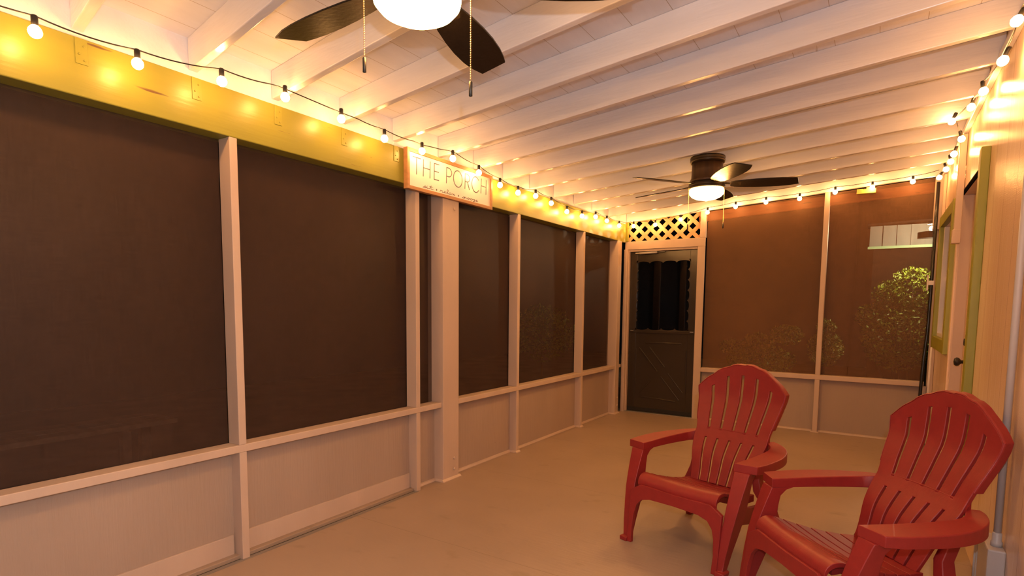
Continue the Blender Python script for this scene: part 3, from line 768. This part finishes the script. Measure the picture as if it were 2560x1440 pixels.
# ------------------------------------------------------------------ adirondack chairs
def make_chair():
    t = empty('adirondack_chair')
    # centre-line profile of the back (z -> depth v)
    cz = [.285, .303, .36, .432, .513, .556, .60, .652, .70, .737, .80, .871, .93]
    cv = [.450, .458, .482, .510, .570, .600, .622, .646, .668, .682, .691, .696, .700]
    wz = [.285, .36, .44, .50, .539, .57, .65, .72, .788, .95]
    ww = [.162, .176, .196, .210, .213, .214, .230, .243, .256, .256]
    cz, cv = zip(*smooth(list(zip(cz, cv)), 3)); wz, ww = zip(*smooth(list(zip(wz, ww)), 3))
    def ip(x, xs, ys):
        if x <= xs[0]: return ys[0]
        for a, b, c, d in zip(xs, xs[1:], ys, ys[1:]):
            if x <= b: return c + (d - c) * (x - a) / (b - a)
        return ys[-1]
    def ztop(tt):
        return .788 + (.93 - .788) * (1 - abs(tt) ** 2.1)
    def pt(tt, q):      # q in 0..2: 0..1 = below z=.60, 1..2 = above up to the arched top
        z = .285 + (.60 - .285) * q if q <= 1 else .60 + (ztop(tt) - .60) * (q - 1)
        u = ip(z, wz, ww) * tt
        v = ip(z, cz, cv) - .026 * tt * tt * max(0, min(1, (z - .42) / .2))
        return Vector((u, v, z))
    qs = [0, .1, .2, .3, .4, .5, .6, .724, .78, .86, .93, 1.0, 1.08, 1.17, 1.26, 1.36, 1.46, 1.56, 1.66, 1.74, 1.82, 1.88, 1.94, 2.0]
    up_lo, up_hi, lo_hi = .86, 1.80, .724
    hw = .033
    ts = [-1]
    for k in range(-2, 3):
        c0 = k / 3; ts += [c0 - .12, c0 - hw, c0 + hw] if k > -2 else [c0 - .12, c0 - hw, c0 + hw]
    ts += [.84, .92, 1, -.92] + [k / 6 for k in (-5, -3, -1, 1, 3)] + [k / 3 + .08 for k in (-2, -1, 0, 1)]
    ts = sorted(set(round(x, 4) for x in ts))
    front = {}; fs = []; vs = []
    TH = .016
    for j, q in enumerate(qs):
        for i, tt in enumerate(ts):
            p = pt(tt, q)
            # little notch in the rim above each slot
            near = min(abs(tt - k / 3) for k in range(-2, 3))
            if q >= 1.99 and near < hw + .005: p.z -= .004
            front[(i, j)] = len(vs); vs.append(p)
    nf = len(vs)
    for j, q in enumerate(qs):
        for i, tt in enumerate(ts):
            a = pt(tt, min(q + .02, 2)) - pt(tt, max(q - .02, 0)); b = pt(min(tt + .02, 1), q) - pt(max(tt - .02, -1), q)
            n = b.cross(a).normalized()     # points towards -v (front)
            if n.y > 0: n = -n
            vs.append(vs[front[(i, j)]] - n * TH)
    cells = set()
    for j in range(len(qs) - 1):
        for i in range(len(ts) - 1):
            tm = (ts[i] + ts[i + 1]) / 2; qm = (qs[j] + qs[j + 1]) / 2
            slot = any(abs(tm - k / 3) < hw for k in range(-2, 3))
            if slot and (qm < lo_hi or up_lo < qm < up_hi + .02 - (.06 if abs(tm) > .5 else 0)): continue
            cells.add((i, j))
    for (i, j) in cells:
        a, b, c, d = front[(i, j)], front[(i + 1, j)], front[(i + 1, j + 1)], front[(i, j + 1)]
        fs.append((a, b, c, d)); fs.append((nf + d, nf + c, nf + b, nf + a))
        for (di, dj, e) in ((0, -1, (a, b)), (1, 0, (b, c)), (0, 1, (c, d)), (-1, 0, (d, a))):
            if (i + di, j + dj) not in cells:
                fs.append((e[1], e[0], nf + e[0], nf + e[1]))
    bk = MB(); bk.add(vs, fs)
    # rolled rim over the top and down the flared sides
    def rp_(tt):
        p = pt(tt, 2); p.z -= .004 * (min(abs(tt - k / 3) for k in range(-2, 3)) < hw + .005); return p
    rim = [pt(-1, q) for q in qs if q >= 1.0] + [rp_(tt) for tt in ts[1:-1]] + [pt(1, q) for q in reversed(qs) if q >= 1.0]
    rings = []
    cc = Vector((0, .66, .62))
    for i, p in enumerate(rim):
        o = Vector((p.x - 0, 0, p.z - .70)).normalized()
        rings.append([p + Vector((0, -.002, 0)), p + o * .006 + Vector((0, .004, 0)), p + o * .007 + Vector((0, .038, 0)), p + Vector((0, .038, 0)), p + Vector((0, .012, 0))])
    bk.loft(rings)
    b = bk.build('backrest', M_red, t, bevel=.0028, seg=2)
    # cross band behind the slats
    bd = []
    for i in range(13):
        tt = -1 + i / 6; p = pt(tt, .80)
        bd.append([p + Vector((0, .014, -.022)), p + Vector((0, .014, .026)), p + Vector((0, .034, .026)), p + Vector((0, .034, -.022))])
    MB().loft(bd).build('back_band', M_red, t, bevel=.002)
    # seat slats: cross boards following a dished profile
    fa = [(.0935 + .0485 * math.cos(R(a)) * (1 if a < 270 else 1), .318 + .043 * math.sin(R(a))) for a in range(196, 84, -14)]
    prof = fa + [(.108, .3605), (.124, .357)] + [(.124, .357), (.170, .341), (.225, .323), (.285, .307), (.345, .294), (.405, .286), (.475, .282)]
    nf_ = len(fa) + 1
    cuts = [(0, nf_)] + [(nf_ + 1 + k, nf_ + 2 + k) for k in range(6)]
    st = MB()
    def wid(v): return .226 + .012 * min(1, max(0, (v - .05) / .15)) - .064 * max(0, (v - .16) / .315)
    for n_, (a, bb) in enumerate(cuts):
        seq = prof[a:bb + 1]; rings = []
        for k, (v, z) in enumerate(seq):
            if a >= 6:
                v = v + .0022 if k == 0 else v - .0022
            w0 = wid(v); dip = 0
            rings.append([(-w0, v, z + .006), (-w0 * .55, v, z), (0, v, z - .003), (w0 * .55, v, z), (w0, v, z + .006),
                          (w0, v + (.0 if a else .008), z - .012), (0, v + (.0 if a else .008), z - .018), (-w0, v + (.0 if a else .008), z - .012)])
        st.loft(rings, smooth=(a == 0))
    # runners under the slats keep them together
    for sx in (-1, 1):
        st.loft([[(sx * .19 - .012, v, z - .045), (sx * .19 + .012, v, z - .045), (sx * .19 + .012, v, z - .008), (sx * .19 - .012, v, z - .008)] for v, z in [(.09, .352)] + prof[nf_ + 1:]])
    st.build('seat', M_red, t, bevel=.002)
    # front apron: an arched plate that runs down into the inner faces of the legs
    top = [(-.262, .318), (-.10, .312), (.10, .312), (.262, .318)]
    inner = [(-.232, .0), (-.236, .08), (-.230, .16), (-.218, .205), (-.190, .238), (-.14, .252), (0, .256), (.14, .252), (.190, .238), (.218, .205), (.230, .16), (.236, .08), (.232, .0)]
    outl = [(-.262, .318)] + [(-.262, .16), (-.262, .0)] + inner + [(.262, .0), (.262, .16)] + [(.262, .318)]
    def fv(z): return .004 + .030 * min(1, z / .3)
    # quads between outer and inner outlines
    ou = [(-.262, z) for z in (.0, .08, .16, .22, .28)] + [(-.2, .318), (0, .313), (.2, .318)] + [(.262, z) for z in (.28, .22, .16, .08, .0)]
    ap = MB(); n = len(ou)
    vs2 = [Vector((x, fv(z), z)) for x, z in ou] + [Vector((x, fv(z), z)) for x, z in inner]
    vs2 += [v + Vector((0, .020, 0)) for v in vs2]
    fs2 = []
    for i in range(n - 1):
        fs2.append((i, i + 1, n + i + 1, n + i)); fs2.append((2 * n + n + i, 2 * n + n + i + 1, 2 * n + i + 1, 2 * n + i))
        fs2.append((i + 1, i, 2 * n + i, 2 * n + i + 1)); fs2.append((n + i, n + i + 1, 3 * n + i + 1, 3 * n + i))
    fs2.append((0, n, 3 * n, 2 * n)); fs2.append((n - 1, 3 * n - 1, 4 * n - 1, 2 * n - 1))
    ap.add(vs2, fs2); ap.build('front_apron', M_red, t, bevel=.002)
    for sx in (-1, 1):
        # armrest: a broad paddle that narrows and turns in to meet the back
        out = [(.365, .150), (.377, .22), (.380, .30), (.377, .38), (.362, .46), (.338, .53), (.300, .590), (.252, .628), (.222, .632)]
        inn = [(.260, .132), (.262, .22), (.264, .30), (.263, .38), (.258, .46), (.249, .52), (.236, .556), (.216, .580), (.200, .592)]
        zz = [.517, .517, .518, .519, .520, .522, .526, .532, .538]
        dz = [.040, .042, .044, .046, .048, .050, .052, .056, .060]
        out, inn, zd_ = smooth(out, 3), smooth(inn, 3), smooth(list(zip(zz, dz)), 3)
        rings = []
        for (a, b_), (c, d), (z, q) in zip(out, inn, zd_):
            rings.append([(sx * c, d, z - q), (sx * a, b_, z - q), (sx * a, b_, z - .003), (sx * (a * .97 + c * .03), b_, z), (sx * (a * .03 + c * .97), d, z), (sx * c, d, z - .003)])
        am = MB(); am.loft(rings); am.build('armrest', M_red, t, bevel=.003)
        # front leg: broad channel, narrow at the foot, flaring under the arm
        sec = [(.0, .256, .300, -.006, .050), (.02, .256, .302, -.004, .055), (.024, .256, .288, .010, .058), (.10, .257, .296, .020, .086), (.20, .259, .308, .040, .130), (.28, .261, .318, .060, .158), (.34, .262, .324, .080, .166),
               (.40, .262, .330, .102, .172), (.44, .262, .334, .118, .180), (.465, .262, .336, .128, .205), (.478, .262, .338, .134, .245)]
        rings = [[(sx * a, c, z), (sx * b_, c + .002, z), (sx * b_, d, z), (sx * a, d - .004, z)] for z, a, b_, c, d in sec]
        lg = MB(); lg.loft(rings)
        lg.build('front_leg', M_red, t, bevel=.003)
        # rear leg hangs from the arm's inner end and kicks out to the floor
        sec = [(.0, .250, .282, .612, .655), (.03, .250, .282, .606, .650), (.12, .245, .282, .560, .625), (.20, .232, .270, .510, .590), (.28, .180, .225, .505, .560), (.34, .165, .205, .515, .565), (.42, .172, .205, .545, .595), (.49, .180, .210, .585, .622)]
        rings = [[(sx * a, c, z), (sx * b_, c, z), (sx * b_, d, z), (sx * a, d, z)] for z, a, b_, c, d in sec]
        lg = MB(); lg.loft(rings); lg.build('rear_leg', M_red, t, bevel=.003)
        # side rail between the legs
        rl = MB(); rl.loft([[(sx * (u - .022), v, z0), (sx * u, v, z0), (sx * u, v, z1), (sx * (u - .022), v, z1)] for u, v, z0, z1 in ((.283, .12, .215, .320), (.276, .22, .195, .285), (.262, .32, .170, .255), (.246, .42, .150, .235), (.236, .53, .140, .225))])
        rl.build('side_rail', M_red, t, bevel=.002)
    return t
chA = make_chair()
chA.location = (-.820, 2.744, 0); chA.rotation_euler = (0, 0, R(-16.465))
tag(chA, 'red plastic adirondack chair on the left, fully in view by the open floor', 'chair', 'red adirondack chairs')
chB = copy_tree(chA)
chB.location = (-.281, 2.349, 0); chB.rotation_euler = (0, 0, -.893)
tag(chB, 'red plastic adirondack chair on the right, cropped by the bottom edge, against the wall', 'chair', 'red adirondack chairs')

# ------------------------------------------------------------------ outdoors
tag(MB().box(-9, 7, YB - 3, 16, -.32, -.13).build('ground', M_soil), kind='structure')
# cedar header outside the far screens
ch = MB().hexa([(-1.75, 6.62, 2.225), (XR, 6.62, 2.347), (XR, 6.66, 2.347), (-1.75, 6.66, 2.225), (-1.75, 6.62, 2.330), (XR, 6.62, 2.440), (XR, 6.66, 2.440), (-1.75, 6.66, 2.330)]).build('cedar_board', M_cedar, bevel=.003)
tag(ch, 'reddish cedar board seen through the top of the far screens', 'board')
jb = empty('pine_block', (-.146, YF - .012, 2.40)); tag(jb, 'small yellow wooden block hanging under the far header', 'block')
MB().box(-.078, .078, -.006, .05, -.045, -.005).build('lower_board', M_wood, jb, bevel=.002)
MB().box(-.078, -.03, .0, .045, -.005, .0).build('spacer', M_wood, jb)
MB().box(.0, .05, .0, .045, -.005, .012).build('spacer', M_wood, jb)

# neighbour's shed wall with its lamp
sh = empty('shed', (0, 0, 0)); tag(sh, 'board and batten shed gable lit by a lamp, seen through the far right screen', 'shed')
YS = 11.0
MB().box(-.16, 1.9, YS, YS + .12, 2.275, 2.60).build('upper_wall', M_barn, sh)
for i in range(11):
    MB().box(.02 + i * .185, .045 + i * .185, YS - .018, YS, 2.275, 2.60).build('batten', M_barn, sh)
MB().box(-.18, 1.9, YS - .03, YS + .06, 2.235, 2.275).build('green_band', M_trimgreen, sh)
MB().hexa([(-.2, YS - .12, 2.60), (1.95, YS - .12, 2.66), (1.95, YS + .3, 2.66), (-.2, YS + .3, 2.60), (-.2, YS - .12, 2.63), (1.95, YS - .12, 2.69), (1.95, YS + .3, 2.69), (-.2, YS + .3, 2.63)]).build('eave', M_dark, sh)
MB().box(-.10, 1.9, YS + .02, YS + .1, -.13, 2.235).build('lower_wall', M_dark, sh)  # darkness put into the colour: black so the lamp does not show on it
lm = empty('wall_lamp', (.597, 10.12, 2.417)); tag(lm, 'bright wall lamp glaring at the right edge of the far right screen', 'lamp')
MB().box(XR + .20, XR + .34, 6.95, 10.8, -.13, 3.0).build('trim_7', M_barn)['kind'] = 'structure'
MB().box(.07, .103, -.04, .04, -.10, .10).build('back_plate', M_black, lm)
MB().lathe([(.0, -.032), (.024, -.024), (.034, .0), (.024, .024), (.0, .032)], n=16).build('lamp_glass', M_lamp, lm)
MB().lathe([(.055, .06), (.02, .09), (.0, .10)], n=16).build('lamp_cap', M_black, lm)
hd = MB(); hr = [(.16 * math.cos(R(a)), .16 * math.sin(R(a))) for a in range(184, 316, 12)]
hd.loft([[(x, y, -.14), (x * 1.03, y * 1.03, -.14), (x * 1.03, y * 1.03, -.052), (x, y, -.052)] for x, y in hr]); hd.build('light_shield', M_black, lm)  # added shield, shaped to keep the lamp's light off the porch floor
MB().box(-.16, .10, -.012, .012, -.14, -.12).build('shield_arm', M_black, lm)

def shrub(name, label, blobs, n, seed, size=.035, floor=-.13):
    rg = random.Random(seed); t = empty(name, (blobs[0][0], blobs[0][1], floor)); tag(t, label, 'shrub')
    mbx = MB(); ox, oy = blobs[0][0], blobs[0][1]
    tot = sum(b[3] * b[4] for b in blobs)
    for (cx, cy, cz_, rx, rz) in blobs:
        for _ in range(int(n * rx * rz / tot)):
            th = rg.uniform(0, 2 * math.pi); ph = math.acos(rg.uniform(-1, 1)); rad = rg.uniform(.45, 1.05) ** .6
            p = Vector((cx - ox + rx * rad * math.sin(ph) * math.cos(th), cy - oy + rx * .7 * rad * math.sin(ph) * math.sin(th), cz_ - floor + rz * rad * math.cos(ph)))
            a = Vector((rg.uniform(-1, 1), rg.uniform(-1, 1), rg.uniform(-.2, 1))).normalized(); b = a.cross(Vector((rg.uniform(-1, 1), rg.uniform(-1, 1), rg.uniform(-1, 1)))).normalized()
            s = size * rg.uniform(.6, 1.3); c = a.cross(b)
            mbx.add([p - a * s, p - a * s * .2 + b * s * .45 + c * s * .12, p + a * s, p - a * s * .2 - b * s * .45 + c * s * .12], [(0, 1, 2), (0, 2, 3)])
    mbx.build('foliage', M_leaf, t, fix=False)
    stm = MB()
    for (cx, cy, cz_, rx, rz) in blobs:
        x, y = cx - ox, cy - oy
        stm.tube([(x * .4, y * .4, 0), (x * .8, y, (cz_ - floor) * .5), (x, y, cz_ - floor)], [.02, .014, .006], 6)
    stm.build('stems', M_stem, t)
    return t
shrub('shrub', 'tall bright green shrub lit beyond the right far screen', [(.44, 10.45, 1.56, .34, .34), (.14, 10.4, 1.46, .22, .24), (-.08, 10.4, 1.15, .2, .2), (.30, 10.45, .88, .5, .55)], 6500, 1, .030)
shrub('shrub', 'mid height dim green shrub beside the slim far post', [(-.62, 9.6, .98, .13, .13), (-.62, 9.6, .68, .24, .26)], 1500, 2, .026)
shrub('shrub', 'low dim green shrub outside the left far screen', [(-1.15, 9.6, .86, .24, .16), (-1.55, 9.6, .74, .24, .14), (-1.9, 9.6, .64, .24, .13), (-1.5, 9.6, .45, .5, .26)], 3000, 3, .028)
shrub('shrub', 'dark shrub faintly seen through the screen by the corner post', [(-4.9, 8.6, .8, .6, .5)], 1500, 5)

# bench outside the left screens
bn = empty('outdoor_bench', (-4.55, 1.2, -.13)); tag(bn, 'faint wooden bench outside the left edge screen', 'bench')
for k in range(3):
    MB().box(-.20 + k * .145, -.07 + k * .145, -1.2, .95, .50, .535).build('seat_plank', M_bench, bn, bevel=.004)
for y in (-.9, -.1, .75):
    MB().box(-.18, -.12, y - .03, y + .03, 0, .50).build('leg', M_bench, bn)
    MB().box(.12, .18, y - .03, y + .03, 0, .50).build('leg', M_bench, bn)
    MB().box(-.18, .18, y - .03, y + .03, .45, .50).build('stretcher', M_bench, bn)
